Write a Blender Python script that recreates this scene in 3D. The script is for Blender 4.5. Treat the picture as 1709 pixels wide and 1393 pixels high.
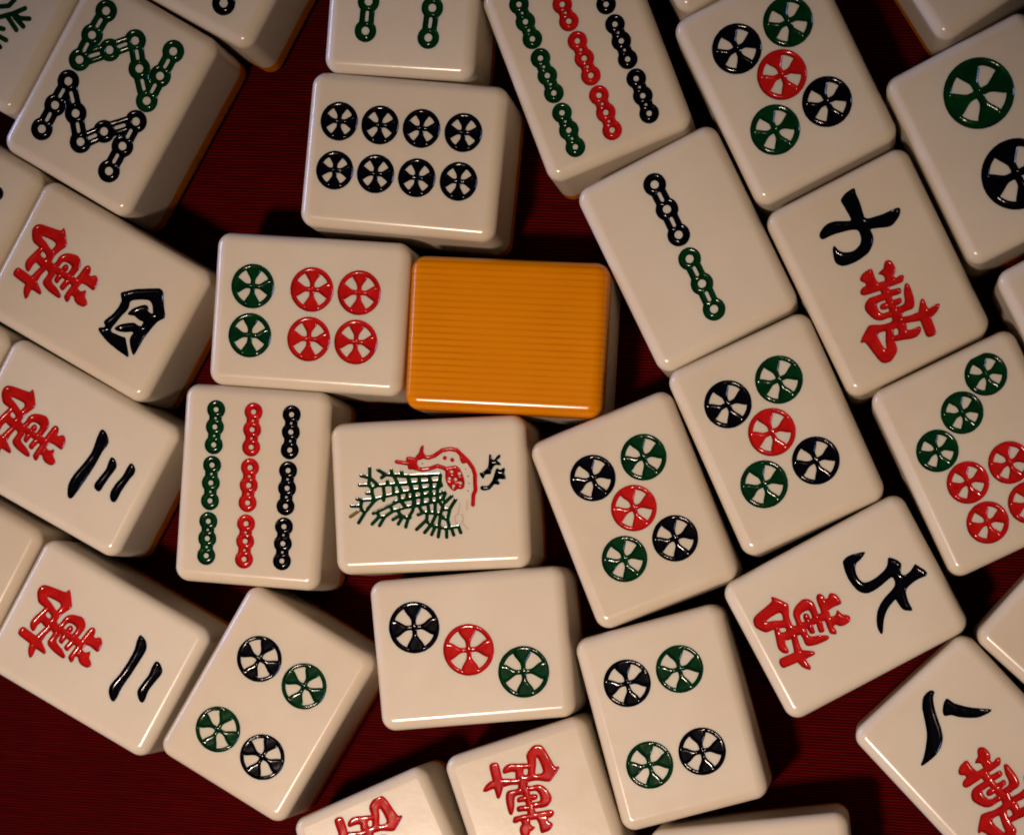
import bpy, math
import numpy as np
from mathutils import Matrix, Vector
from mathutils.geometry import delaunay_2d_cdt

for o in list(bpy.data.objects):
    bpy.data.objects.remove(o, do_unlink=True)
scene = bpy.context.scene
COL = scene.collection
MM = 0.001                                   # everything is modelled in millimetres, stored in metres

# ---------------------------------------------------------------- camera
CAM_POS = (0.060028, -0.030614, 0.383418)
CAM_FORWARD = (-0.1133332, -0.0687861, -0.9911731)
CAM_LENS = 75.8338
CAM_SHIFT = (-0.105954, 0.322385)
CAM_FOCUS = 0.3667
cam_data = bpy.data.cameras.new('camera')
cam = bpy.data.objects.new('camera', cam_data)
COL.objects.link(cam)
scene.camera = cam
cam_data.sensor_fit = 'HORIZONTAL'
cam_data.sensor_width = 36.0
cam_data.lens = CAM_LENS
cam_data.shift_x, cam_data.shift_y = CAM_SHIFT
cam_data.clip_start = 0.02
cam_data.clip_end = 20.0
fw = Vector(CAM_FORWARD).normalized()
rt = fw.cross(Vector((0, 1, 0))).normalized()
up = rt.cross(fw)
rot = Matrix((rt, up, -fw)).transposed()
cam.matrix_world = Matrix.Translation(Vector(CAM_POS)) @ rot.to_4x4()
cam_data.dof.use_dof = True
cam_data.dof.focus_distance = CAM_FOCUS
cam_data.dof.aperture_fstop = 20.0

# ---------------------------------------------------------------- world and lamps
world = bpy.data.worlds.new('World')
scene.world = world
world.use_nodes = True
bgn = world.node_tree.nodes['Background']
bgn.inputs[0].default_value = (0.75, 0.5, 0.4, 1)
bgn.inputs[1].default_value = 0.003

def aim(o, target):
    o.rotation_euler = (Vector(target) - o.location).to_track_quat('-Z', 'Y').to_euler()

lamp = bpy.data.lights.new('table_lamp_light', 'SPOT')       # warm lamp over the near edge of the table
lamp.energy = 19.0
lamp.color = (1.0, 0.775, 0.61)
lamp.shadow_soft_size = 0.036
lamp.spot_size = math.radians(29)
lamp.spot_blend = 1.0
lo = bpy.data.objects.new('table_lamp_light', lamp)
COL.objects.link(lo)
lo.location = (-0.15, -0.25, 0.70)
aim(lo, (-0.009, -0.063, 0.0))

fringe = bpy.data.lights.new('fringe_fill_light', 'AREA')            # added cool side light, stands in for blue lens fringes on left edges
fringe.energy = 3.4
fringe.color = (0.42, 0.52, 1.0)
fringe.shape = 'RECTANGLE'
fringe.size, fringe.size_y = 0.30, 0.22
fringe_obj = bpy.data.objects.new('fringe_fill_light', fringe)
COL.objects.link(fringe_obj)
fringe_obj.location = (-0.75, 0.26, 0.08)
aim(fringe_obj, (0, 0, 0.02))

scene.render.engine = 'CYCLES'
scene.cycles.max_bounces = 6
scene.cycles.diffuse_bounces = 2
scene.cycles.glossy_bounces = 2
scene.cycles.filter_width = 1.8
scene.view_settings.view_transform = 'Standard'
scene.view_settings.look = 'None'
scene.view_settings.exposure = 0.0
scene.view_settings.gamma = 1.0

# ---------------------------------------------------------------- materials
def newmat(name):
    m = bpy.data.materials.new(name)
    m.use_nodes = True
    nt = m.node_tree
    return m, nt, nt.nodes['Principled BSDF']

def link(nt, a, b):
    nt.links.new(a, b)

def noise(nt, scale, detail=3, rough=0.5, vec=None):
    n = nt.nodes.new('ShaderNodeTexNoise')
    n.inputs['Scale'].default_value = scale
    n.inputs['Detail'].default_value = detail
    n.inputs['Roughness'].default_value = rough
    if vec is not None:
        link(nt, vec, n.inputs['Vector'])
    return n

def mixcol(nt, a, b, fac):
    n = nt.nodes.new('ShaderNodeMix')
    n.data_type = 'RGBA'
    n.inputs[6].default_value = (*a, 1)
    n.inputs[7].default_value = (*b, 1)
    link(nt, fac, n.inputs[0])
    return n.outputs[2]

def ramp(nt, src, lo_, hi_):
    n = nt.nodes.new('ShaderNodeMapRange')
    n.inputs['From Min'].default_value = lo_[0]
    n.inputs['From Max'].default_value = hi_[0]
    n.inputs['To Min'].default_value = lo_[1]
    n.inputs['To Max'].default_value = hi_[1]
    link(nt, src, n.inputs['Value'])
    return n.outputs[0]

def coords(nt, kind='Object'):
    t = nt.nodes.new('ShaderNodeTexCoord')
    return t.outputs[kind]

def resin(name, c0, c1, sss, radius):
    m, nt, b = newmat(name)
    oc = coords(nt)
    info = nt.nodes.new('ShaderNodeObjectInfo')
    add = nt.nodes.new('ShaderNodeVectorMath')
    link(nt, oc, add.inputs[0]); link(nt, info.outputs['Location'], add.inputs[1])
    n1 = noise(nt, 55, 4, 0.55, add.outputs[0])
    hsv = nt.nodes.new('ShaderNodeHueSaturation')              # each tile yellowed a little differently
    link(nt, ramp(nt, info.outputs['Random'], (0, 0.90), (1, 1.14)), hsv.inputs['Saturation'])
    link(nt, ramp(nt, info.outputs['Random'], (0, 1.025), (1, 0.965)), hsv.inputs['Value'])
    link(nt, mixcol(nt, c0, c1, ramp(nt, n1.outputs[0], (0.35, 0), (0.7, 1))), hsv.inputs['Color'])
    link(nt, hsv.outputs[0], b.inputs['Base Color'])
    n2 = noise(nt, 260, 5, 0.6, add.outputs[0])
    link(nt, ramp(nt, n2.outputs[0], (0.3, 0.18), (0.75, 0.22)), b.inputs['Roughness'])
    b.inputs['IOR'].default_value = 1.5
    b.inputs['Subsurface Weight'].default_value = sss
    b.inputs['Subsurface Radius'].default_value = radius
    b.inputs['Subsurface Scale'].default_value = 0.0018
    n3 = noise(nt, 900, 3, 0.5, add.outputs[0])
    bp = nt.nodes.new('ShaderNodeBump')
    bp.inputs['Strength'].default_value = 0.03
    bp.inputs['Distance'].default_value = 0.0002
    link(nt, n3.outputs[0], bp.inputs['Height'])
    link(nt, bp.outputs[0], b.inputs['Normal'])
    return m

MAT_FACE = resin('cream_resin', (0.81, 0.72, 0.60), (0.765, 0.665, 0.54), 0.55, (1.0, 0.62, 0.36))
MAT_BACK = resin('amber_resin', (0.72, 0.245, 0.004), (0.66, 0.21, 0.003), 0.35, (1.0, 0.35, 0.05))

def ribbed_amber():
    m = resin('ribbed_amber_resin', (0.80, 0.275, 0.004), (0.75, 0.25, 0.003), 0.30, (1.0, 0.35, 0.05))
    nt = m.node_tree
    b = nt.nodes['Principled BSDF']
    oc = coords(nt)
    w = nt.nodes.new('ShaderNodeTexWave')
    w.wave_type = 'BANDS'; w.bands_direction = 'Y'; w.wave_profile = 'SIN'
    w.inputs['Scale'].default_value = 0.314159 / 0.00108
    w.inputs['Distortion'].default_value = 0.35
    w.inputs['Detail'].default_value = 1
    w.inputs['Detail Scale'].default_value = 0.4
    link(nt, oc, w.inputs['Vector'])
    old = b.inputs['Base Color'].links[0].from_socket
    mx = nt.nodes.new('ShaderNodeMix'); mx.data_type = 'RGBA'; mx.blend_type = 'MULTIPLY'
    n1 = noise(nt, 70, 2, 0.5, oc)
    mul = nt.nodes.new('ShaderNodeMath'); mul.operation = 'MULTIPLY'
    link(nt, ramp(nt, w.outputs[1], (0.05, 1.0), (0.5, 0.0)), mul.inputs[0])
    link(nt, ramp(nt, n1.outputs[0], (0.36, 0.5), (0.62, 1.0)), mul.inputs[1])
    link(nt, mul.outputs[0], mx.inputs[0])
    link(nt, old, mx.inputs[6])
    mx.inputs[7].default_value = (0.82, 0.72, 0.6, 1)
    link(nt, mx.outputs[2], b.inputs['Base Color'])
    return m
MAT_RIB = ribbed_amber()

def paint(name, c0, c1, rough=0.13):
    m, nt, b = newmat(name)
    oc = coords(nt)
    n1 = noise(nt, 420, 4, 0.6, oc)
    link(nt, mixcol(nt, c0, c1, ramp(nt, n1.outputs[0], (0.4, 0), (0.68, 1))), b.inputs['Base Color'])
    b.inputs['Roughness'].default_value = rough
    b.inputs['IOR'].default_value = 1.5
    n2 = noise(nt, 900, 3, 0.55, oc)
    bp = nt.nodes.new('ShaderNodeBump')
    bp.inputs['Strength'].default_value = 0.10
    bp.inputs['Distance'].default_value = 0.00014
    link(nt, n2.outputs[0], bp.inputs['Height'])
    link(nt, bp.outputs[0], b.inputs['Normal'])
    return m
PAINT = {
    'k': paint('blue_black_paint', (0.0012, 0.0012, 0.003), (0.0018, 0.0015, 0.005)),
    'g': paint('dark_green_paint', (0.0015, 0.026, 0.008), (0.002, 0.046, 0.011)),
    'r': paint('red_paint', (0.56, 0.012, 0.010), (0.42, 0.006, 0.007)),
    'o': paint('olive_paint', (0.20, 0.13, 0.02), (0.14, 0.10, 0.015)),
    't': paint('unpainted_groove', (0.62, 0.50, 0.36), (0.55, 0.44, 0.32), 0.3),
    's': paint('grey_speck_paint', (0.20, 0.15, 0.12), (0.14, 0.10, 0.09), 0.3),
}

def cloth_material():
    m, nt, b = newmat('red_ribbed_silk')
    oc = coords(nt)
    mp = nt.nodes.new('ShaderNodeMapping')
    mp.inputs['Rotation'].default_value = (0, 0, math.radians(2.6))
    link(nt, oc, mp.inputs['Vector'])
    v = mp.outputs[0]
    w = nt.nodes.new('ShaderNodeTexWave')
    w.wave_type = 'BANDS'; w.bands_direction = 'Y'; w.wave_profile = 'SIN'
    w.inputs['Scale'].default_value = 0.314159 / 0.00052
    w.inputs['Distortion'].default_value = 0.9
    w.inputs['Detail'].default_value = 2
    w.inputs['Detail Scale'].default_value = 0.25
    link(nt, v, w.inputs['Vector'])
    st = nt.nodes.new('ShaderNodeMapping')                    # slubs: noise stretched along the ribs
    st.inputs['Scale'].default_value = (0.12, 1.6, 1)
    link(nt, v, st.inputs['Vector'])
    sl = noise(nt, 1300, 4, 0.6, st.outputs[0])
    big = noise(nt, 22, 3, 0.5, v)
    thr = nt.nodes.new('ShaderNodeTexWave')                   # warp threads across the ribs
    thr.wave_type = 'BANDS'; thr.bands_direction = 'X'
    thr.inputs['Scale'].default_value = 0.314159 / 0.00031
    thr.inputs['Distortion'].default_value = 1.5
    link(nt, v, thr.inputs['Vector'])
    base = mixcol(nt, (0.020, 0.0003, 0.0006), (0.092, 0.0016, 0.0024), ramp(nt, w.outputs[1], (0.15, 0), (0.95, 1)))
    mx = nt.nodes.new('ShaderNodeMix'); mx.data_type = 'RGBA'; mx.blend_type = 'MULTIPLY'
    mx.inputs[0].default_value = 1.0
    link(nt, base, mx.inputs[6])
    g = nt.nodes.new('ShaderNodeMath'); g.operation = 'MULTIPLY'
    link(nt, ramp(nt, sl.outputs[0], (0.25, 0.6), (0.75, 1.35)), g.inputs[0])
    link(nt, ramp(nt, big.outputs[0], (0.3, 0.82), (0.7, 1.15)), g.inputs[1])
    link(nt, g.outputs[0], mx.inputs[7])
    link(nt, mx.outputs[2], b.inputs['Base Color'])
    b.inputs['Roughness'].default_value = 0.62
    b.inputs['Specular IOR Level'].default_value = 0.01
    b.inputs['Sheen Weight'].default_value = 0.0
    b.inputs['Sheen Tint'].default_value = (0.8, 0.1, 0.1, 1)
    ad = nt.nodes.new('ShaderNodeMath'); ad.operation = 'MULTIPLY_ADD'
    link(nt, thr.outputs[1], ad.inputs[0]); ad.inputs[1].default_value = 0.25
    link(nt, w.outputs[1], ad.inputs[2])
    bp = nt.nodes.new('ShaderNodeBump')
    bp.inputs['Strength'].default_value = 0.6
    bp.inputs['Distance'].default_value = 0.00012
    link(nt, ad.outputs[0], bp.inputs['Height'])
    link(nt, bp.outputs[0], b.inputs['Normal'])
    return m

# ---------------------------------------------------------------- helpers
def mesh_obj(name, verts, faces, mat, parent=None, smooth=True, flat_from=None):
    me = bpy.data.meshes.new(name)
    me.from_pydata([(x * MM, y * MM, z * MM) for x, y, z in verts], [], faces)
    me.materials.append(mat)
    if smooth:
        flags = [True] * len(me.polygons)
        if flat_from is not None:
            for i in range(*flat_from):
                flags[i] = False
        me.polygons.foreach_set('use_smooth', flags)
    me.update()
    o = bpy.data.objects.new(name, me)
    COL.objects.link(o)
    o.parent = parent
    return o

W, L, H = 25.9, 34.0, 20.0                    # tile width, length, thickness (mm)
RC, RB, SEG = 2.45, 1.95, 8                   # plan corner radius, edge rounding, segments
SEAM = 5.0                                    # thickness of the amber back layer

def ring(hx, hy, inset, z):
    r = RC - inset
    out = []
    for cx, cy, a0 in ((hx - RC, hy - RC, 0), (-hx + RC, hy - RC, 90), (-hx + RC, -hy + RC, 180), (hx - RC, -hy + RC, 270)):
        for k in range(SEG + 1):
            a = math.radians(a0 + 90 * k / SEG)
            out.append((cx + r * math.cos(a), cy + r * math.sin(a), z))
    return out

def shell(hx, hy, z0, z1, bot, top):
    """rounded slab between z0 and z1: rings, side faces, bottom cap; the top ring is left open"""
    rings = []
    if bot:
        for k in range(0, 9):
            a = math.radians(90 * k / 8)
            rings.append(ring(hx, hy, RB * (1 - math.sin(a)), z0 + RB * (1 - math.cos(a))))
    else:
        rings.append(ring(hx, hy, 0.06, z0)); rings.append(ring(hx, hy, 0.0, z0 + 0.06)); rings.append(ring(hx, hy, 0.0, z0 + 0.14))
    if top:
        for k in range(0, 9):
            a = math.radians(90 * k / 8)
            rings.append(ring(hx, hy, RB * (1 - math.cos(a)), z1 - RB + RB * math.sin(a)))
    else:
        rings.append(ring(hx, hy, 0.0, z1 - 0.14)); rings.append(ring(hx, hy, 0.0, z1 - 0.06)); rings.append(ring(hx, hy, 0.06, z1))
    n = len(rings[0])
    verts = [p for r in rings for p in r]
    faces = []
    for i in range(len(rings) - 1):
        for j in range(n):
            k = (j + 1) % n
            faces.append((i * n + j, i * n + k, (i + 1) * n + k, (i + 1) * n + j))
    faces.append(tuple(range(n - 1, -1, -1)))
    return verts, faces, (len(rings) - 1) * n, n

# --- signed distance functions for the engraved marks (tile millimetres, negative inside)
def d_seg(X, Y, a, b):
    ax, ay = a; bx, by = b
    dx, dy = bx - ax, by - ay
    t = np.clip(((X - ax) * dx + (Y - ay) * dy) / (dx * dx + dy * dy + 1e-12), 0, 1)
    return np.hypot(X - ax - t * dx, Y - ay - t * dy)

def d_lines(X, Y, lines, hw):
    d = np.full(X.shape, 1e3)
    for p in lines:
        for a, b in zip(p[:-1], p[1:]):
            d = np.minimum(d, d_seg(X, Y, a, b))
    return d - hw

def spline(p, n=4):
    """closed Catmull-Rom through traced outline points"""
    p = np.array(p); out = []
    m = len(p)
    for i in range(m):
        p0, p1, p2, p3 = p[i - 1], p[i], p[(i + 1) % m], p[(i + 2) % m]
        for k in range(n):
            t = k / n
            out.append(0.5 * (2 * p1 + (p2 - p0) * t + (2 * p0 - 5 * p1 + 4 * p2 - p3) * t * t + (3 * p1 - p0 - 3 * p2 + p3) * t ** 3))
    return np.array(out)

def d_poly(X, Y, pts, smooth=True):
    p = spline(pts, 3) if smooth else np.array(pts)
    d = np.full(X.shape, 1e3)
    inside = np.zeros(X.shape, bool)
    for (ax, ay), (bx, by) in zip(p, np.roll(p, -1, 0)):
        d = np.minimum(d, d_seg(X, Y, (ax, ay), (bx, by)))
        if ay != by:
            c = ((ay > Y) != (by > Y)) & (X < (bx - ax) * (Y - ay) / (by - ay) + ax)
            inside ^= c
    return np.where(inside, -d, d)

def d_dot(X, Y, cx, cy, r, rim_in):
    x, y = (X - cx) / r, (Y - cy) / r
    rho = np.hypot(x, y)
    def arm(s):
        u = np.clip((s - 0.24) / 0.52, 0, 1)
        return 0.115 - 0.35 * (rim_in - 0.76) + 0.25 * u * u * (3 - 2 * u)
    ax = (np.abs(y) - arm(np.abs(x))) * 0.82
    ay = (np.abs(x) - arm(np.abs(y))) * 0.82
    rim = rim_in - rho
    hub = rho - 0.15
    d = np.minimum(np.minimum(ax, ay), np.minimum(rim, hub))
    return np.maximum(d, rho - 1) * r

def d_bead(X, Y, pts, r):
    """stick of three ringed beads with small beads between"""
    d = np.full(X.shape, 1e3); holes = np.full(X.shape, 1e3)
    for p in pts:
        d = np.minimum(d, np.hypot(X - p[0], Y - p[1]) - r)
        holes = np.minimum(holes, np.hypot(X - p[0], Y - p[1]) - r * 0.27)
    for a, b in zip(pts[:-1], pts[1:]):
        mx, my = (a[0] + b[0]) / 2, (a[1] + b[1]) / 2
        d = np.minimum(d, d_seg(X, Y, a, b) - r * 0.70)
        holes = np.minimum(holes, np.hypot(X - mx, Y - my) - r * 0.13)
    return np.maximum(d, -holes)

def d_link(X, Y, pts, r):
    """stick of three rings joined by slotted bars"""
    d = np.full(X.shape, 1e3); holes = np.full(X.shape, 1e3)
    for p in pts:
        d = np.minimum(d, np.hypot(X - p[0], Y - p[1]) - r)
        holes = np.minimum(holes, np.hypot(X - p[0], Y - p[1]) - r * 0.36)
    for a, b in zip(pts[:-1], pts[1:]):
        a, b = np.array(a), np.array(b)
        m, u = (a + b) / 2, (b - a) / 2
        d = np.minimum(d, d_seg(X, Y, a, b) - r * 0.68)
        k = 0.26
        holes = np.minimum(holes, d_seg(X, Y, m - u * k, m + u * k) - r * 0.15)
    return d, holes

def fuzz(X, Y, seed):
    return (np.sin(X * 3.1 + seed) * np.sin(Y * 2.7 + seed * 1.7) * 0.6 + np.sin(X * 7.3 - Y * 5.1 + seed * 2.3) * 0.4)

WAN = [
    [[-5.2,13.31],[-4.85,13.6],[-4.3,13.62],[-3.78,13.36],[-3.73,12.7],[-3.81,11.65],[-3.88,10.6],[-3.76,10.36],[-3.94,9.82],[-4.17,9.35],[-4.84,8.36],[-5.31,7.77],[-5.64,7.81],[-5.66,8.35],[-5.64,9.42],[-6.07,9.58],[-7.06,9.47],[-7.49,9.61],[-7.51,9.75],[-6.81,10.4],[-5.87,10.77],[-5.48,10.84],[-5.34,12.14]],
    [[-4.05,10.52],[-2.84,10.27],[-1.6,9.9],[-0.96,9.8],[-1.24,8.95],[-2.76,9.28],[-4.21,9.43]],
    [[-3.31,11.69],[-2.96,12.25],[-2.27,12.57],[-1.41,12.52],[-0.18,12.13],[1.4,11.59],[1.2,10.98],[0.57,11.12],[0.14,11.05],[-0.09,10.46],[-0.12,9.87],[-1.26,9.7],[-1.45,10.36],[-1.23,11.02],[-1.8,11.34],[-2.45,11.42],[-3.13,11.43]],
    [[1.52,13.16],[2.03,13.66],[2.96,14.23],[3.66,14.27],[4.25,14.02],[4.62,13.5],[4.88,12.48],[5.11,11.33],[5.38,10.11],[5.64,9.69],[6.11,9.54],[5.36,8.84],[4.47,8.19],[3.8,7.81],[2.84,8.18],[1.78,8.65],[0.62,8.82],[0.07,8.8],[-0.14,9.4],[-0.09,9.95],[0.36,9.89],[0.77,10.18],[1.26,11.63],[1.38,12.53]],
    [[-1.04,10.36],[0.02,9.89],[0.67,9.81],[0.8,9.37],[0.19,8.76],[-0.12,8.05],[-0.11,7.25],[-0.21,5.94],[-0.25,4.61],[-0.19,3.78],[-0.41,2.91],[-1.35,2.95],[-1.45,3.65],[-1.23,4.92],[-1.19,6.25],[-1.26,7.48],[-1.65,8.14],[-1.32,9.11]],
    [[-0.24,8.09],[0.58,7.9],[1.63,7.79],[2.31,7.41],[2.78,6.79],[3.13,5.81],[3.22,5.04],[2.77,4.32],[1.96,3.91],[0.9,4.0],[-0.12,4.19],[-0.58,4.44],[-0.35,5.11],[0.57,5.02],[1.26,5.07],[1.48,5.53],[1.5,6.2],[1.3,6.8],[0.85,7.08],[0.07,7.19],[-0.24,7.29]],
    [[-0.34,6.38],[0.38,6.49],[0.91,6.25],[0.99,5.96],[0.63,5.6],[-0.15,5.72]],
    [[-3.86,8.04],[-3.37,8.29],[-2.32,8.16],[-1.36,8.18],[-1.1,7.56],[-1.32,7.1],[-2.1,7.21],[-2.67,7.13],[-3.06,6.58],[-3.38,5.61],[-3.89,4.7],[-4.2,4.39],[-4.48,4.55],[-4.51,5.29],[-4.37,6.59],[-4.15,7.46]],
    [[-2.38,6.56],[-1.99,6.71],[-1.07,6.62],[-1.07,5.81],[-1.97,5.96],[-2.48,6.06]],
    [[-2.95,5.07],[-2.68,5.25],[-1.97,5.16],[-1.11,4.88],[-1.17,4.1],[-2.23,4.37],[-2.99,4.54]],
    [[-4.21,3.32],[-3.81,3.73],[-2.74,3.66],[-1.43,3.51],[-0.24,3.42],[1.05,3.23],[2.33,3.01],[2.76,2.65],[2.67,2.2],[2.1,1.91],[1.43,1.93],[0.04,2.23],[-0.98,2.43],[-2.25,2.69],[-3.27,2.89],[-3.84,2.8],[-4.34,2.96]],
    [[-2.88,2.83],[-1.55,2.74],[-1.71,1.85],[-1.49,1.31],[-1.12,0.99],[-1.67,0.76],[-2.14,0.58],[-2.52,0.05],[-2.98,-0.3],[-3.55,0.02],[-3.72,0.74],[-3.66,1.4],[-3.31,1.96],[-2.94,2.24]],
    [[-0.37,2.63],[0.16,2.6],[1.51,2.17],[1.39,1.4],[1.88,0.84],[1.88,0.44],[1.31,-0.05],[0.58,-0.22],[-0.22,-0.17],[-0.26,0.32],[-0.16,1.22],[-0.2,1.91]],
]
WAN_HOLE = [[3.03,12.4],[3.26,12.06],[3.4,11.08],[3.43,10.13],[3.32,9.63],[2.9,9.37],[2.19,9.49],[1.8,9.72],[2.14,10.55],[2.52,11.36],[2.73,12.1]]
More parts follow.
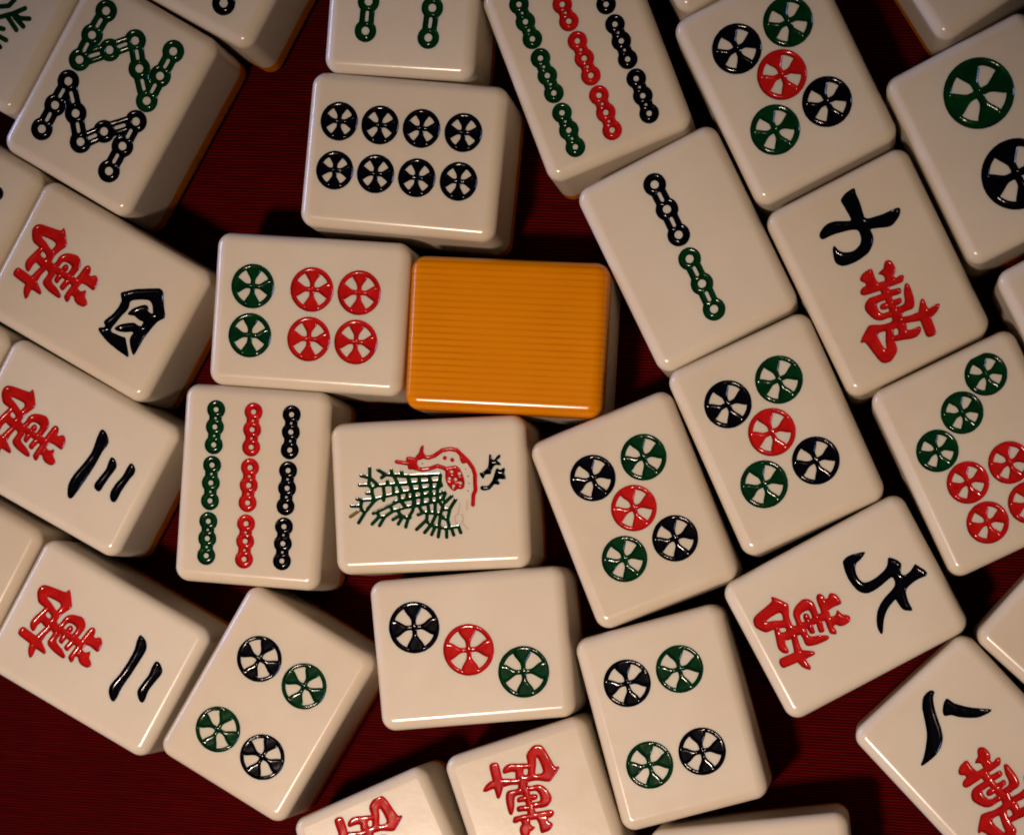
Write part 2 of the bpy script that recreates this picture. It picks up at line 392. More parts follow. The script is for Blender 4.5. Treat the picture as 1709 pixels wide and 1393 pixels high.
MARKS = {
    'd8': [
        ('dot','k',-11.4,4.75,3.23,0.735),
        ('dot','k',-4.32,4.69,3.23,0.735),
        ('dot','k',2.82,4.7,3.23,0.735),
        ('dot','k',10.03,4.6,3.23,0.735),
        ('dot','k',-11.39,-3.42,3.23,0.735),
        ('dot','k',-4.3,-3.43,3.23,0.735),
        ('dot','k',2.82,-3.5,3.23,0.735),
        ('dot','k',10.01,-3.5,3.23,0.735),
    ],
    'd6': [
        ('dot','g',-9.97,3.94,3.76,0.775),
        ('dot','g',-9.94,-4.36,3.76,0.775),
        ('dot','r',0.39,4.02,3.76,0.775),
        ('dot','r',8.62,3.99,3.76,0.775),
        ('dot','r',0.4,-4.33,3.76,0.775),
        ('dot','r',8.62,-4.31,3.76,0.775),
    ],
    'b9': [
        ('bead','g',[[-7.06,12.67],[-7.1,9.71],[-7.1,6.63]],1.53),
        ('bead','g',[[-7.16,3.16],[-7.19,0.13],[-7.13,-2.96]],1.53),
        ('bead','g',[[-7.19,-6.47],[-7.2,-9.43],[-7.19,-12.39]],1.54),
        ('bead','r',[[-0.45,12.71],[-0.51,9.7],[-0.48,6.71]],1.52),
        ('bead','r',[[-0.45,3.22],[-0.48,0.2],[-0.48,-2.8]],1.53),
        ('bead','r',[[-0.5,-6.39],[-0.47,-9.4],[-0.47,-12.49]],1.53),
        ('bead','k',[[6.25,12.73],[6.31,9.76],[6.32,6.7]],1.52),
        ('bead','k',[[6.27,3.2],[6.3,0.19],[6.23,-2.89]],1.52),
        ('bead','k',[[6.2,-6.39],[6.2,-9.31],[6.23,-12.28]],1.52),
    ],
    'bird': [
        ('tail','g',[[[-10.14,5.0],[-10.21,3.41]],[[-11.69,3.75],[-10.21,3.34]],[[-12.05,2.17],[-10.48,2.1]],[[-10.83,0.73],[-9.98,0.69]],[[-10.21,3.34],[-8.92,2.1]],[[-10.21,3.34],[-10.48,2.1],[-9.94,1.59]],[[-9.94,1.59],[-9.85,0.34],[-9.6,-0.37]],[[-9.94,1.59],[-8.92,1.96],[-7.21,2.03],[-4.94,2.06],[-2.38,2.16],[0.46,2.31]],[[-8.73,4.59],[-7.42,3.77],[-6.0,3.57],[-3.75,3.26],[0.5,3.21]],[[-6.39,4.48],[-6.35,3.72]],[[-4.63,4.13],[-4.59,3.36]],[[-7.42,3.77],[-8.15,3.25]],[[-7.18,2.65],[-7.14,2.02]],[[-12.59,-0.17],[-11.74,-0.42],[-9.6,-0.37],[-7.87,0.04],[-5.29,0.48],[-3.14,0.88],[0.42,1.27]],[[-13.64,-1.31],[-12.0,-1.38]],[[-11.74,-0.42],[-12.0,-1.38],[-11.89,-2.08],[-11.27,-2.45]],[[-12.49,-4.21],[-11.27,-2.45],[-9.61,-0.65],[-9.17,-0.39]],[[-7.87,0.04],[-7.97,-0.58]],[[-7.93,1.92],[-7.8,0.11]],[[-6.22,1.98],[-6.15,0.31]],[[-6.01,3.43],[-5.36,2.08],[-4.72,0.6]],[[-3.61,3.18],[-3.37,2.13],[-3.0,0.94]],[[-9.85,-2.72],[-7.38,-1.72],[-5.35,-0.83],[-3.21,-0.51],[-1.06,-0.05],[0.37,0.24]],[[-6.28,-2.39],[-3.98,-1.86],[-1.83,-1.54],[0.31,-1.22]],[[-5.3,0.28],[-5.07,-0.84],[-4.12,-1.86]],[[-3.86,0.63],[-3.92,-0.62]],[[-2.72,0.79],[-2.64,-0.53],[-2.54,-1.51]],[[-9.13,-2.61],[-8.88,-3.32],[-10.15,-4.52]],[[-8.88,-3.32],[-7.89,-3.36],[-8.88,-4.85]],[[-7.89,-3.36],[-6.42,-2.45],[-5.56,-2.35]],[[-6.82,-1.74],[-6.42,-2.45]],[[-5.56,-2.35],[-5.17,-3.2],[-4.2,-3.73],[-3.49,-3.69]],[[-5.17,-3.2],[-6.49,-3.91]],[[-4.91,-3.63],[-5.6,-4.71]],[[-3.77,-3.68],[-4.34,-5.25]],[[-2.84,-1.91],[-3.02,-2.6],[-3.77,-3.68]],[[-5.95,3.66],[-2.73,3.38],[1.83,3.38],[2.09,3.17],[1.91,2.26],[2.15,1.46]],[[-6.03,1.98],[-4.14,2.0],[-1.45,2.14],[1.78,2.26]],[[-6.09,0.48],[-4.2,0.69],[-1.5,0.83],[1.73,1.22]],[[-6.16,-1.0],[-4.25,-0.49],[-1.28,-0.23],[1.41,-0.08],[2.5,0.4],[2.76,0.12],[2.32,-0.78],[1.64,-0.88]],[[-6.23,-2.38],[-4.32,-1.93],[-1.62,-1.66],[0.55,-1.22],[1.63,-1.14]],[[-3.54,3.29],[-3.2,1.96],[-2.85,0.76],[-2.78,-0.55],[-2.84,-1.87]],[[-1.67,3.2],[-1.58,2.15],[-1.37,0.83],[-1.15,-0.23],[-1.48,-1.66]],[[0.08,3.26],[0.3,2.2],[0.39,1.14],[0.07,-0.02],[0.28,-1.21]],[[1.78,2.26],[1.47,1.23],[1.41,-0.08],[1.36,-1.13]],[[-2.09,-3.28],[-1.13,-2.93],[-0.06,-3.04],[1.54,-3.24],[2.31,-4.06]],[[-1.89,-1.78],[-1.52,-2.58],[-1.13,-2.93]],[[-0.28,-1.85],[-0.2,-3.03]],[[0.94,-1.5],[0.87,-3.08]],[[1.63,-1.14],[2.26,-2.09],[1.8,-3.25]],[[2.28,-1.69],[3.87,-0.39]],[[4.52,-1.0],[3.45,-2.53],[2.96,-4.35]],[[2.24,-2.61],[3.45,-2.53]],[[2.31,-4.06],[2.96,-4.35],[3.19,-5.28]],[[-0.47,-3.02],[-0.65,-4.2],[-2.47,-5.76]],[[-0.67,-4.46],[0.11,-5.15],[1.44,-5.47],[2.5,-5.77],[3.58,-5.69],[4.79,-5.54]],[[0.99,-3.48],[0.12,-5.02],[-1.09,-6.35]],[[1.79,-3.51],[1.44,-5.34]],[[0.77,-5.44],[0.11,-6.73]],[[1.57,-5.6],[1.23,-7.17]],[[2.7,-5.78],[2.7,-7.29]],[[3.57,-5.75],[3.92,-6.95]],[[4.79,-5.54],[5.14,-6.61]]],0.31),
        ('feather','o',[[[-13.87,-3.11],[-12.47,-2.26]]],0.29),
        ('birdbody','r',[[[-3.66,6.57],[-2.2,6.38],[-1.75,5.83],[-1.84,5.31],[-1.6,4.64],[-2.15,4.47],[-3.42,4.46],[-3.53,5.12],[-3.65,5.52]],[[-2.2,6.38],[-1.49,7.26],[-1.18,8.16],[-0.76,8.41],[-0.57,8.27],[-0.68,7.22],[-0.31,6.55],[-1.0,6.06],[-1.68,5.96]],[[2.68,4.45],[3.76,4.66],[4.7,4.75],[5.35,4.33],[5.85,3.39],[6.19,2.07],[6.08,1.03],[5.6,0.72],[4.93,0.75],[4.38,0.44],[3.73,0.87],[3.16,1.68],[2.87,2.74],[2.92,3.79]],[[5.45,6.55],[6.22,5.99],[6.72,5.18],[5.79,5.1]]],[[[-5.38,5.84],[-3.45,5.45]],[[-2.41,4.68],[-1.08,4.29],[0.27,4.43],[1.63,4.83],[2.68,4.45],[3.33,4.03]],[[-0.85,6.51],[0.08,6.27],[1.17,6.55],[2.54,7.4],[3.89,7.6],[5.08,7.29],[6.1,6.26],[7.0,5.3],[7.75,4.09],[8.03,3.03],[7.97,1.47],[8.01,0.42],[7.62,-0.35],[7.46,-1.98]],[[2.95,6.11],[2.97,6.11]],[[4.21,5.72],[4.22,5.72]]],0.36,[[4.05,3.73],[5.38,3.35],[3.6,2.58],[4.67,2.4],[5.44,1.77],[4.26,1.3]]),
        ('foot','k',[[[8.84,3.26],[9.31,3.3],[9.86,3.73],[10.35,4.24],[10.53,5.27],[10.64,6.25],[10.9,6.23],[11.01,5.64],[11.4,5.36],[12.1,6.11],[12.5,6.16],[12.41,5.71],[11.86,5.34],[12.44,4.73],[12.43,4.47],[11.63,4.57],[11.08,4.07],[10.78,3.3],[10.64,3.05],[9.97,3.08],[9.63,2.83],[9.47,2.38],[9.15,2.59]]]),
        ('foot','k',[[[8.94,0.9],[9.22,1.08],[10.15,1.04],[10.85,1.73],[11.28,2.63],[11.59,3.53],[11.87,3.91],[12.39,3.62],[12.94,3.92],[13.2,3.78],[13.03,3.07],[13.27,2.28],[12.99,2.09],[12.06,2.2],[11.92,1.81],[12.23,1.41],[11.89,1.23],[11.23,1.32],[10.67,0.69],[10.12,0.39],[9.06,0.44]]]),
        ('unpainted_line','t',[[[5.22,-1.69],[4.89,-3.25]],[[5.71,-4.27],[5.64,-4.62],[5.47,-4.91],[5.22,-5.1],[4.94,-5.15],[4.66,-5.07],[4.43,-4.86],[4.28,-4.56],[4.24,-4.21],[4.31,-3.86],[4.49,-3.57],[4.73,-3.38],[5.02,-3.32],[5.3,-3.4],[5.53,-3.61],[5.67,-3.92],[5.71,-4.27]],[[6.45,-1.09],[6.45,-2.79]],[[5.61,-5.12],[6.44,-6.07]]],0.1),
        ('speckle','s',[[[-0.97,5.34],[-0.95,5.34]],[[6.48,4.08],[6.49,4.08]],[[6.83,2.89],[6.84,2.89]],[[6.91,1.64],[6.92,1.64]],[[6.68,0.41],[6.69,0.41]]],0.13),
    ],
    'd5a': [
        ('dot','k',-4.41,7.59,3.9,0.79),
        ('dot','g',4.86,7.6,3.9,0.79),
        ('dot','r',0.21,0.31,3.9,0.79),
        ('dot','g',-4.41,-7.04,3.9,0.79),
        ('dot','k',4.83,-7.0,3.9,0.79),
    ],
    'd5b': [
        ('dot','k',-5.18,7.92,3.99,0.79),
        ('dot','g',4.2,8.04,3.99,0.79),
        ('dot','r',-0.39,0.63,3.99,0.79),
        ('dot','g',-5.09,-6.73,3.99,0.79),
        ('dot','k',4.32,-6.74,3.99,0.79),
    ],
    'w5': [
        ('wan','r',0.995,1.577,-0.39,1.19),
        ('character','k',[[[7.19,6.56],[6.8,6.19],[6.02,5.83],[5.2,5.62],[4.71,5.24],[4.41,4.62],[4.24,3.8],[4.32,2.85],[4.63,2.22],[5.13,1.95],[6.1,1.82],[7.48,1.99],[8.68,2.31],[9.45,2.8],[9.87,3.35],[10.16,3.78],[10.45,3.72],[11.03,3.12],[11.45,2.44],[11.56,1.92],[11.14,1.24],[10.82,0.63],[11.01,0.14],[11.56,-0.03],[12.43,0.15],[13.15,0.54],[13.63,0.73],[14.09,-0.1],[14.55,-0.93],[14.59,-1.47],[14.25,-1.74],[13.42,-1.62],[12.25,-1.64],[11.11,-1.86],[10.36,-2.17],[10.02,-2.7],[9.79,-3.62],[9.67,-4.59],[9.66,-5.7],[8.97,-5.42],[8.44,-4.97],[8.2,-4.19],[8.12,-3.37],[8.04,-2.8],[7.27,-3.04],[6.24,-3.53],[5.35,-4.22],[4.51,-5.2],[3.98,-6.09],[3.58,-6.66],[3.3,-6.83],[3.21,-6.33],[3.28,-5.45],[3.7,-4.37],[4.31,-3.4],[5.19,-2.57],[6.33,-1.89],[7.62,-1.41],[8.59,-1.02],[9.16,-0.55],[9.38,0.11],[9.27,0.75],[8.46,0.68],[7.0,0.36],[5.5,0.19],[4.4,0.33],[3.65,0.86],[3.16,1.65],[2.89,2.84],[2.77,4.08],[2.9,5.31],[3.13,6.35],[3.33,6.84],[4.02,7.17],[4.94,7.2],[6.08,6.91]]]),
    ],
    'd3': [
        ('dot','k',-9.56,4.47,4.41,0.815),
        ('dot','r',-0.48,-0.11,4.41,0.815),
        ('dot','g',8.68,-4.63,4.41,0.815),
    ],
    'd4r': [
        ('dot','k',-5.67,7.66,4.04,0.815),
        ('dot','g',3.57,7.71,4.04,0.815),
        ('dot','g',-5.55,-6.72,4.04,0.815),
        ('dot','k',3.68,-6.72,4.04,0.815),
    ],
    'd4l': [
        ('dot','k',-4.94,6.29,3.99,0.82),
        ('dot','g',4.22,6.32,3.99,0.82),
        ('dot','g',-5.07,-8.07,3.99,0.82),
        ('dot','k',4.1,-8.11,3.99,0.82),
    ],
    'w2': [
        ('wan','r',1.006,1.535,0.62,0.08),
        ('stroke','k',[[[6.06,6.05],[6.92,5.95],[7.76,5.34],[8.19,4.2],[8.1,2.16],[7.87,-0.75],[7.56,-3.51],[7.62,-5.47],[7.42,-6.39],[6.7,-6.2],[5.89,-5.28],[5.62,-4.04],[6.1,-1.96],[6.41,0.8],[6.41,3.38],[6.05,4.96]]]),
        ('stroke','k',[[[10.72,3.48],[11.38,3.56],[12.35,2.83],[12.57,1.96],[12.23,0.18],[11.97,-1.56],[12.19,-3.43],[11.9,-3.99],[11.1,-3.66],[10.36,-2.69],[10.4,-1.28],[10.73,0.7],[10.6,2.41]]]),
    ],
    'w4': [
        ('wan','r',1.001,1.557,-0.25,0.4),
        ('character','k',[[[4.5,2.06],[5.12,2.7],[6.35,3.79],[7.98,4.82],[9.73,5.85],[10.36,6.03],[10.93,5.76],[11.58,4.72],[12.32,3.61],[13.01,2.71],[13.22,2.12],[12.92,1.66],[12.47,0.94],[12.15,-0.23],[11.9,-1.55],[11.7,-2.95],[11.66,-4.62],[11.6,-5.83],[11.39,-6.01],[10.83,-5.56],[10.19,-4.86],[9.7,-4.08],[9.63,-3.41],[9.71,-2.89],[9.37,-2.73],[8.46,-3.3],[7.48,-3.73],[6.82,-3.87],[6.41,-3.75],[6.59,-3.23],[7.25,-2.45],[8.46,-1.54],[9.05,-1.27],[9.81,-1.31],[10.33,-1.14],[10.4,-0.51],[10.21,-0.27],[9.64,-0.35],[8.97,-0.25],[8.42,-0.15],[7.91,-0.32],[7.39,-0.49],[7.27,-0.27],[7.53,0.58],[8.24,1.51],[9.05,2.25],[9.56,2.42],[9.95,2.17],[10.15,1.7],[10.63,1.61],[11.1,1.76],[10.84,2.32],[10.35,2.98],[9.77,3.36],[9.27,3.38],[8.39,3.0],[7.29,2.33],[6.71,1.83],[6.61,1.36],[6.81,0.65],[6.74,-0.21],[6.39,-1.34],[6.14,-2.66],[5.93,-3.6],[5.9,-4.21],[6.24,-4.6],[7.05,-4.5],[8.09,-4.39],[8.82,-4.27],[9.29,-4.78],[9.98,-5.57],[10.86,-6.72],[10.44,-6.84],[9.42,-6.77],[8.11,-6.62],[6.63,-6.39],[5.28,-5.96],[4.32,-5.56],[3.93,-5.19],[4.17,-4.85],[4.72,-4.51],[4.71,-4.17],[4.22,-3.73],[4.4,-3.05],[4.89,-1.95],[5.19,-0.72],[5.26,0.25],[5.19,1.04],[4.8,1.52]]]),
    ],
    'w3': [
        ('wan','r',0.974,1.541,-0.39,-0.19),
        ('stroke','k',[[[4.53,5.96],[5.66,5.75],[6.67,4.5],[6.42,2.72],[6.33,-0.29],[5.97,-3.45],[5.6,-5.96],[5.32,-7.04],[4.61,-7.0],[3.81,-5.29],[3.84,-3.3],[4.47,-0.64],[4.84,1.86],[4.55,4.0]]]),
        ('stroke','k',[[[8.35,2.63],[9.23,2.45],[9.88,1.49],[9.65,-0.12],[9.4,-1.9],[9.22,-3.48],[8.43,-3.58],[7.9,-3.05],[8.07,-1.64],[8.45,0.21],[8.31,1.62]]]),
        ('stroke','k',[[[11.88,3.34],[12.8,3.09],[13.19,2.15],[12.82,0.31],[12.59,-1.8],[12.55,-3.63],[11.89,-3.99],[11.13,-3.09],[11.12,-1.28],[11.62,0.64],[11.67,2.14]]]),
    ],
    'b2': [
        ('link','k',[[[-0.17,11.78],[-0.11,7.21],[-0.21,2.54]]],1.74),
        ('link','g',[[[-0.31,-1.85],[-0.26,-6.46],[-0.29,-11.14]]],1.74),
    ],
    'w9': [
        ('wan','r',1.031,3.131,-0.98,0.64),
        ('character','k',[[[2.39,14.02],[2.52,13.7],[2.4,12.88],[2.32,11.41],[2.09,9.89],[1.97,9.0],[2.33,8.57],[3.2,8.31],[4.95,8.03],[6.41,7.96],[7.37,7.88],[7.66,7.7],[7.72,7.35],[7.25,6.71],[6.41,6.14],[5.49,5.8],[4.75,5.81],[3.6,6.27],[2.1,6.8],[1.95,6.62],[1.89,5.71],[1.64,4.95],[1.05,4.25],[0.16,3.57],[-0.98,3.28],[-2.18,3.14],[-3.41,3.2],[-4.43,3.43],[-5.09,3.88],[-5.4,4.54],[-5.29,5.5],[-4.92,6.57],[-4.56,7.01],[-4.4,7.0],[-4.27,6.36],[-3.94,5.75],[-3.2,5.18],[-2.1,4.86],[-1.15,5.01],[-0.46,5.4],[-0.04,5.95],[0.18,6.72],[0.15,7.43],[-0.16,7.84],[-1.21,8.26],[-2.79,8.63],[-4.2,8.85],[-5.51,8.87],[-5.83,9.12],[-5.91,9.48],[-5.56,10.06],[-4.62,10.58],[-3.64,10.77],[-2.61,10.56],[-1.38,9.98],[-0.35,9.51],[-0.09,9.75],[-0.07,10.63],[-0.18,11.95],[-0.24,12.99],[-0.12,13.31],[0.4,13.66],[1.29,13.96]]]),
    ],
    'd7': [
        ('dot','g',5.95,11.48,3.51,0.745),
        ('dot','g',-0.15,7.48,3.51,0.745),
        ('dot','g',-6.42,3.57,3.51,0.745),
        ('dot','r',-4.1,-3.33,3.51,0.745),
        ('dot','r',3.39,-3.3,3.51,0.745),
        ('dot','r',-3.93,-10.7,3.51,0.745),
        ('dot','r',3.56,-10.65,3.51,0.745),
    ],
    'b8': [
        ('link','g',[[[-7.17,11.86],[-7.37,7.16],[-7.28,2.49]],[[-7.28,2.49],[-3.42,6.48],[-0.25,10.0]],[[-0.25,10.0],[2.71,6.31],[6.52,2.26]],[[6.52,2.26],[6.51,7.0],[6.51,11.7]]],1.76),
        ('link','k',[[[-7.24,-1.61],[-7.32,-6.26],[-7.41,-10.9]],[[-7.24,-1.61],[-3.43,-5.69],[-0.32,-9.43]],[[-0.32,-9.43],[2.47,-5.88],[6.56,-1.68]],[[6.56,-1.68],[6.53,-6.43],[6.51,-11.26]]],1.77),
    ],
    'd2': [
        ('dot','g',0.22,7.89,5.76,0.77),
        ('dot','k',0.02,-6.65,5.76,0.77),
    ],
    'd5t': [
        ('dot','g',4.48,8.05,4.13,0.76),
        ('dot','r',-0.12,0.83,4.13,0.76),
        ('dot','k',4.54,-6.54,4.13,0.76),
        ('dot','g',-5.02,-6.68,4.13,0.76),
        ('dot','k',-4.88,8.06,4.13,0.76),
    ],
    'b9t': [
        ('bead','g',[[-6.92,-6.81],[-6.88,-9.92],[-6.85,-12.9]],1.6),
        ('bead','g',[[-7.02,2.92],[-6.98,-0.16],[-7.0,-3.26]],1.6),
        ('bead','g',[[-7.17,12.53],[-7.19,9.46],[-7.14,6.39]],1.6),
        ('bead','r',[[-0.13,-6.53],[-0.08,-9.6],[-0.13,-12.69]],1.59),
        ('bead','r',[[-0.26,3.13],[-0.21,0.06],[-0.21,-2.98]],1.59),
        ('bead','r',[[-0.44,12.8],[-0.44,9.69],[-0.42,6.7]],1.59),
        ('bead','k',[[6.63,-6.39],[6.63,-9.43],[6.58,-12.52]],1.58),
        ('bead','k',[[6.53,3.23],[6.53,0.28],[6.45,-2.88]],1.58),
        ('bead','k',[[6.32,12.91],[6.34,9.77],[6.34,6.83]],1.58),
    ],
    'b4t': [
        ('link','g',[[[-5.68,-0.46],[-5.83,-5.29],[-5.99,-10.13]]],1.7),
        ('link','g',[[[5.31,-0.88],[5.14,-5.72],[4.85,-10.64]]],1.69),
        ('link','k',[[[-5.68,14.59],[-5.68,9.86],[-5.75,5.11]]],1.7),
        ('link','k',[[[5.39,14.25],[5.35,9.38],[5.3,4.66]]],1.69),
    ],
    'btop': [
        ('link','k',[[[6.26,-1.22],[5.93,-6.52],[5.59,-11.84]]],1.85),
    ],
    'w8': [
        ('wan','r',1.05,-3.14,-1.85,0.51),
        ('stroke','k',[[[1.91,13.4],[2.3,12.79],[1.47,12.18],[0.45,10.7],[-0.47,8.78],[-1.38,6.85],[-2.42,5.73],[-3.91,5.03],[-5.61,4.87],[-7.62,5.17],[-6.36,5.91],[-4.7,7.15],[-3.23,8.56],[-1.95,10.5],[-0.85,12.25],[0.54,13.39]]]),
        ('stroke','k',[[[3.0,10.58],[3.44,9.13],[4.66,7.13],[5.96,5.59],[7.19,4.16],[5.82,4.33],[4.41,5.01],[2.63,6.77],[1.78,8.07],[0.87,8.75],[1.46,9.76]]]),
    ],
    'wb2': [
        ('wan','r',1.0,-0.0,0.0,0.0),
    ],
    'wb1': [
        ('wan','r',0.991,-0.009,-0.31,0.76),
    ],
    'fl': [
        ('branch','g',[[[-0.29,-7.04],[2.83,-3.18],[4.57,-1.56],[6.02,0.23]],[[4.57,-1.56],[6.03,-1.66],[7.54,-0.91]],[[5.12,-1.92],[7.24,-2.56]],[[4.04,-2.51],[6.45,-3.66]],[[0.85,-5.92],[3.75,-4.81],[4.36,-4.64]],[[1.06,-6.3],[4.46,-6.07],[5.69,-6.06]],[[-0.29,-3.9],[1.98,-1.66],[3.26,-0.8],[3.7,0.6]],[[2.78,-6.84],[5.32,-7.59]]],0.42),
    ],
    'lf2': [
        ('link','k',[[[0.18,5.95],[5.53,5.88],[10.81,5.79]]],1.18),
    ],
}
TILES = [
    ('d8', -18.57, 44.00, -0.1054, 'h', 'cream tile with eight black wheels in two rows of four'),
    ('d6', -35.12, 17.94, -0.0784, 'h', 'cream tile with two green and four red wheels'),
    ('or', -1.07, 13.69, -0.0581, 'h', 'face-down tile with ribbed orange amber back'),
    ('b9', -45.41, -11.35, -0.0789, 'v', 'cream tile with nine bamboo sticks, lying beside the bird tile'),
    ('bird', -14.30, -12.92, 0.0382, 'h', 'cream tile engraved with a red and green bird'),
    ('d5a', 20.66, -15.69, 0.3776, 'v', 'five-wheel tile whose edge meets the corner of the orange face-down tile'),
    ('d5b', 44.53, -3.24, 0.4248, 'v', 'five-wheel tile lying between the two-bamboo tile and the five-character tile'),
    ('w5', 56.22, -31.99, 0.4944, 'h', 'tile with a curling black five character and a red character'),
    ('d3', -7.18, -39.10, 0.0854, 'h', 'cream tile with black, red and green wheels in a diagonal line'),
    ('d4r', 27.08, -50.76, 0.2627, 'v', 'four-wheel tile lying against the three-wheel tile and a red-character tile'),
    ('d4l', -43.36, -48.85, -0.5414, 'v', 'four-wheel tile lying against the tile with two black strokes'),
    ('w2', -73.83, -39.16, -0.5192, 'h', 'cream tile with two slanted black strokes and a red character'),
    ('w4', -72.91, 22.32, -0.5248, 'h', 'cream tile with a boxed black four character and a red character'),
    ('w3', -78.75, -4.41, -0.5074, 'h', 'cream tile with three slanted black strokes and a red character'),
    ('b2', 29.54, 27.72, 0.4557, 'v', 'cream tile with one black and one green bamboo stick in line'),
    ('w9', 61.18, 23.25, 0.4578, 'v', 'cream tile with a hooked black nine character and red character'),
    ('d7', 78.63, -6.62, 0.4430, 'v', 'seven-wheel tile with three green wheels in a diagonal and four red'),
    ('b8', -69.71, 55.54, -0.5331, 'v', 'cream tile with zigzag green and black bamboo chains'),
    ('d2', 80.74, 44.62, 0.4597, 'v', 'cream tile with only two large wheels'),
    ('d5t', 45.77, 54.94, 0.4564, 'v', 'five-wheel tile lying between the nine-bamboo tile and the two-large-wheel tile'),
    ('b9t', 12.62, 59.21, 0.3690, 'v', 'cream tile with nine bamboo sticks, lying beside the two-bamboo tile'),
    ('b4t', -17.92, 74.33, -0.0859, 'v', 'tile with two green link sticks showing, beside the eight-wheel tile'),
    ('btop', -48.30, 83.12, -0.5127, 'v', 'tile showing one black ring end, beside the zigzag bamboo tile'),
    ('w8', 78.25, -56.96, 0.7540, 'v', 'cream tile with two spreading black strokes of the eight character and a red character'),
    ('wb2', 5.07, -70.19, 0.3196, 'v', 'tile showing a whole upturned red character, between three-wheel and four-wheel tiles'),
    ('wb1', -20.69, -79.54, 0.4178, 'v', 'tile showing only the top of an upturned red character, beside the whole one'),
    ('kb', 41.36, -80.93, 0.1079, 'h', 'plain tile edge lying across bare red cloth from the spreading-stroke tile'),
    ('kr1', 98.54, -38.50, 0.8383, 'v', 'plain cream tile corner touching the tile with two spreading black strokes'),
    ('kr2', 99.34, 13.23, 0.4782, 'v', 'plain cream tile corner beside the nine-character and seven-wheel tiles'),
    ('ktr', 73.09, 81.23, 0.5721, 'v', 'plain cream tile corner standing behind the two-large-wheel tile'),
    ('kt', 32.10, 86.79, 0.4864, 'v', 'tip of a plain cream tile between nine-bamboo and five-wheel tiles'),
    ('fl', -89.54, 73.13, -0.5331, 'v', 'shaded tile with a dark green plume, beside the zigzag bamboo tile'),
    ('lf2', -102.27, 39.58, -0.5248, 'h', 'tile with a dark ring at its rim, between zigzag and boxed-four tiles'),
    ('lf3', -108.81, 12.72, -0.5448, 'h', 'sliver of a plain tile wedged beside the three-stroke tile'),
    ('lf4', -103.54, -22.06, -0.5092, 'h', 'plain cream tile end beside the two-stroke tile'),
]


def wan_sdf(X, Y, s, ang, tx, ty):
    c, sn = math.cos(ang) * s, math.sin(ang) * s
    f = lambda p: [(c * x - sn * y + tx, sn * x + c * y + ty) for x, y in p]
    d = np.full(X.shape, 1e3)
    for p in WAN:
        d = np.minimum(d, d_poly(X, Y, f(p)))
    return np.maximum(d, -d_poly(X, Y, f(WAN_HOLE)))

def mark_sdf(m):
    """-> (part name, paint key, sdf function, bounding points, pad, grid step, groove half width, depth)"""
    k = m[0]
    if k == 'dot':
        _, c, x, y, r, rim_in = m
        return 'wheel_dot', c, (lambda X, Y: d_dot(X, Y, x, y, r, rim_in)), [(x - r, y - r), (x + r, y + r)], 0.3, 0.16, 0.42, 0.34
    if k == 'bead':
        _, c, p, r = m
        r *= 1.05
        return 'bamboo_stick', c, (lambda X, Y: d_bead(X, Y, p, r)), p, r + 0.3, 0.13, 0.42, 0.36
    if k == 'link':
        _, c, sets, r = m
        r *= 1.10
        def f(X, Y):
            d = h = None
            for p in sets:
                a, b = d_link(X, Y, p, r)
                d = a if d is None else np.minimum(d, a)
                h = b if h is None else np.minimum(h, b)
            return np.maximum(d, -h)
        return ('bamboo_stick' if len(sets) == 1 else 'bamboo_chain'), c, f, [q for p in sets for q in p], r + 0.3, 0.15, 0.42, 0.36
    if k == 'wan':
        _, c, s, ang, tx, ty = m
        cc, sn = math.cos(ang) * s, math.sin(ang) * s
        pts = [(cc * x - sn * y + tx, sn * x + cc * y + ty) for p in WAN for x, y in p]
        return 'red_character', c, (lambda X, Y: wan_sdf(X, Y, s, ang, tx, ty) - 0.12), pts, 0.4, 0.14, 0.42, 0.36
    if k in ('character', 'stroke', 'foot'):
        name = {'character': 'black_character', 'stroke': 'black_stroke', 'foot': 'bird_foot'}[k]
        _, c, polys = m
        def f(X, Y):
            d = np.full(X.shape, 1e3)
            for p in polys:
                d = np.minimum(d, d_poly(X, Y, p))
            return d - 0.05
        return name, c, f, [q for p in polys for q in p], 0.4, 0.15, 0.55, 0.42
    if k == 'birdbody':
        _, c, polys, lines, hw, holes = m
        def f(X, Y):
            d = d_lines(X, Y, lines, hw * 0.97)
            for p in polys:
                d = np.minimum(d, d_poly(X, Y, p))
            for h in holes:
                d = np.maximum(d, 0.27 - np.hypot(X - h[0], Y - h[1]))
            return d
        return 'bird_body', c, f, [q for p in polys + lines for q in p], 0.8, 0.11, 0.3, 0.25
    name = {'tail': 'bird_tail', 'feather': 'bird_feather', 'unpainted_line': 'unpainted_groove', 'speckle': 'bird_speckle', 'branch': 'green_plume'}[k]
    _, c, lines, hw = m
    return name, c, (lambda X, Y: d_lines(X, Y, lines, hw)), [q for p in lines for q in p], hw + 0.3, (0.1 if hw < 0.3 else 0.16), 0.25, 0.05

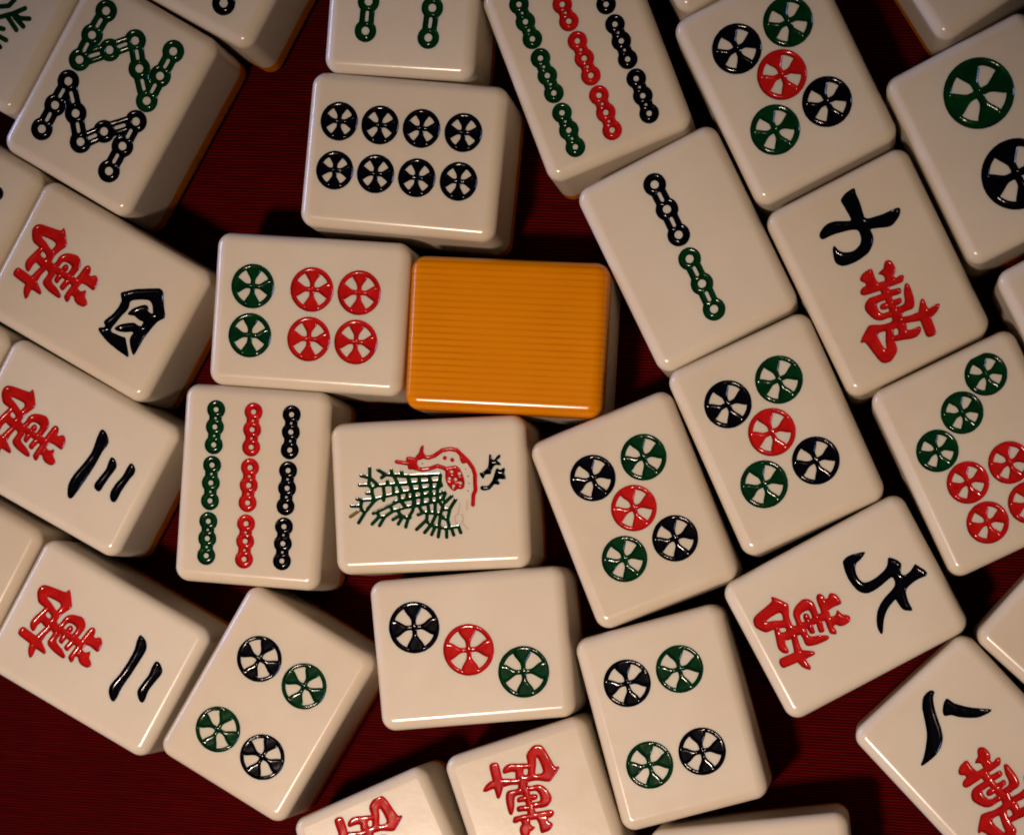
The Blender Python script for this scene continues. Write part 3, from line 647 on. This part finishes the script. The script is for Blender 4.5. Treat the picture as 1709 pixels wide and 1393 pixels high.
def engrave(m, hx, hy, seed):
    """marching squares over one mark -> (vertices with z, polygons, contour edges)"""
    name, c, f, pts, pad, h, rw, depth = mark_sdf(m)
    P = np.array(pts)
    lim = RB + 0.25
    x0, x1 = max(P[:, 0].min() - pad, -hx + lim), min(P[:, 0].max() + pad, hx - lim)
    y0, y1 = max(P[:, 1].min() - pad, -hy + lim), min(P[:, 1].max() + pad, hy - lim)
    nx, ny = int((x1 - x0) / h) + 2, int((y1 - y0) / h) + 2
    xs = np.linspace(x0, x1, nx); ys = np.linspace(y0, y1, ny)
    X, Y = np.meshgrid(xs, ys, indexing='ij')
    D = f(X, Y)
    D = D + 0.018 * fuzz(X, Y, seed)
    D[0, :] = np.maximum(D[0, :], 0.02); D[-1, :] = np.maximum(D[-1, :], 0.02)
    D[:, 0] = np.maximum(D[:, 0], 0.02); D[:, -1] = np.maximum(D[:, -1], 0.02)
    D = np.where(np.abs(D) < 0.004, np.where(D < 0, -0.004, 0.004), D)
    t = np.clip(-D / rw, 0, 1)
    Z = -depth * np.sin(t * math.pi / 2) * (1 + 0.05 * fuzz(X * 0.45, Y * 0.45, seed + 4))
    verts, polys, edges, vid = [], [], [], {}
    def node(i, j):
        k = (i, j)
        if k not in vid:
            vid[k] = len(verts); verts.append((xs[i], ys[j], Z[i, j]))
        return vid[k]
    def cut(a, b):
        k = (a, b) if a < b else (b, a)
        if k not in vid:
            (i0, j0), (i1, j1) = k
            s = D[i0, j0] / (D[i0, j0] - D[i1, j1])
            vid[k] = len(verts)
            verts.append((xs[i0] + s * (xs[i1] - xs[i0]), ys[j0] + s * (ys[j1] - ys[j0]), 0.0))
        return vid[k]
    neg = D < 0
    cnt = neg[:-1, :-1].astype(int) + neg[1:, :-1] + neg[1:, 1:] + neg[:-1, 1:]
    for i, j in zip(*np.nonzero(cnt)):
        i, j = int(i), int(j)
        cs = [(i, j), (i + 1, j), (i + 1, j + 1), (i, j + 1)]
        if cnt[i, j] == 4:
            polys.append(tuple(node(*q) for q in cs)); continue
        ins = [bool(neg[q]) for q in cs]
        if cnt[i, j] == 2 and ins[0] == ins[2]:               # saddle: two separate corner triangles
            for k in range(4):
                if ins[k]:
                    a, b = cut(cs[k - 1], cs[k]), cut(cs[k], cs[(k + 1) % 4])
                    polys.append((a, node(*cs[k]), b)); edges.append((b, a))
            continue
        poly, cuts = [], []
        for k in range(4):
            if ins[k]:
                poly.append(node(*cs[k]))
            if ins[k] != ins[(k + 1) % 4]:
                q = cut(cs[k], cs[(k + 1) % 4]); poly.append(q); cuts.append(q)
        polys.append(tuple(poly)); edges.append((cuts[0], cuts[1]))
    return name, c, verts, polys, edges

def tag(o, label, group):
    o['label'] = label
    o['category'] = 'mahjong tile'
    o['group'] = group

def build_tile(key, x, y, ang, lng, marks, label):
    hx, hy = (L / 2, W / 2) if lng == 'h' else (W / 2, L / 2)
    root = bpy.data.objects.new('mahjong_tile', None)
    root.empty_display_size = 0.01
    COL.objects.link(root)
    root.location = (x * MM, y * MM, 0.0)
    root.rotation_euler = (0, 0, ang)
    facedown = key == 'or'
    tag(root, label, 'mahjong tiles spread on the red cloth')
    gap = 0.012
    if facedown:
        v, f, t0, n = shell(hx, hy, 0.0, H - SEAM - gap, True, False)
        f.append(tuple(range(t0, t0 + n)))
        mesh_obj('face_layer', v, f, MAT_FACE, root)
        v, f, t0, n = shell(hx, hy, H - SEAM + gap, H, False, True)
        a = len(f); f.append(tuple(range(t0, t0 + n)))
        mesh_obj('back_layer', v, f, MAT_RIB, root, flat_from=(a, a + 1))['label'] = 'amber back layer with fine ribs'
        return root
    v, f, t0, n = shell(hx, hy, 0.0, SEAM - gap, True, False)
    f.append(tuple(range(t0, t0 + n)))
    mesh_obj('back_layer', v, f, MAT_BACK, root)
    v, f, t0, n = shell(hx, hy, SEAM + gap, H, False, True)
    # flat face with the engraved outlines cut out of it
    pts2 = [Vector((v[t0 + k][0], v[t0 + k][1])) for k in range(n)]
    gid = [t0 + k for k in range(n)]
    con = [(k, (k + 1) % n) for k in range(n)]
    floor_faces = []
    inlays = []
    for mi, m in enumerate(marks):
        name, c, mv, mp, me = engrave(m, hx, hy, 1.3 * mi + 0.37 * len(label))
        base = len(v)
        v.extend((a, b, H + z - (0.04 if z < 0 else 0.0)) for a, b, z in mv)
        floor_faces.extend(tuple(base + q for q in p) for p in mp)
        used = {}
        for a, b in me:
            for q in (a, b):
                if q not in used:
                    used[q] = len(pts2); pts2.append(Vector((mv[q][0], mv[q][1]))); gid.append(base + q)
            con.append((used[a], used[b]))
        inlays.append((name, c, mv, mp))
    ov, oe, of, src, _, _ = delaunay_2d_cdt(pts2, con, [], 0, 1e-7)
    idx = []
    for k, p in enumerate(ov):
        if src[k]:
            idx.append(gid[src[k][0]])
        else:
            idx.append(len(v)); v.append((p.x, p.y, H))
    cen = np.array([[sum(ov[i].x for i in t) / len(t), sum(ov[i].y for i in t) / len(t)] for t in of])
    hole = np.zeros(len(of), bool)
    for e0, e1 in con[n:]:                                    # even-odd test against the engraved outlines
        ax, ay = pts2[e0]; bx, by = pts2[e1]
        if ay != by:
            hole ^= ((ay > cen[:, 1]) != (by > cen[:, 1])) & (cen[:, 0] < (bx - ax) * (cen[:, 1] - ay) / (by - ay) + ax)
    a = len(f)
    for ti, t in enumerate(of):
        if hole[ti]:
            continue
        q = [idx[i] for i in t]
        p0, p1, p2 = (v[i] for i in q[:3])
        if (p1[0] - p0[0]) * (p2[1] - p0[1]) - (p1[1] - p0[1]) * (p2[0] - p0[0]) < 0:
            q.reverse()
        f.append(tuple(q))
    b = len(f)
    f.extend(floor_faces)
    mesh_obj('face_layer', v, f, MAT_FACE, root, flat_from=(a, b))
    for name, c, mv, mp in inlays:
        mesh_obj(name, [(p, q, H + z) for p, q, z in mv], mp, PAINT[c], root)
    return root

# ---------------------------------------------------------------- the cloth
def build_cloth():
    n = 96; s = 700.0
    g = np.linspace(-s, s, n + 1)
    verts, faces = [], []
    for i in range(n + 1):
        for j in range(n + 1):
            r = max(abs(g[i]), abs(g[j]))
            k = min(max((r - 140) / 160, 0), 1)               # smooth under the tiles, gently rumpled further out
            z = -0.02 + k * 1.6 * (math.sin(g[i] * 0.021 + 1) * math.sin(g[j] * 0.017 + 2) - 1)
            verts.append((g[i], g[j], z))
    for i in range(n):
        for j in range(n):
            a = i * (n + 1) + j
            faces.append((a, a + n + 1, a + n + 2, a + 1))
    o = mesh_obj('tablecloth', verts, faces, cloth_material())
    o['kind'] = 'structure'
    o['label'] = 'dark red ribbed silk tablecloth'
build_cloth()

for key, x, y, ang, lng, label in TILES:
    build_tile(key, x, y, ang, lng, MARKS.get(key, []), label)
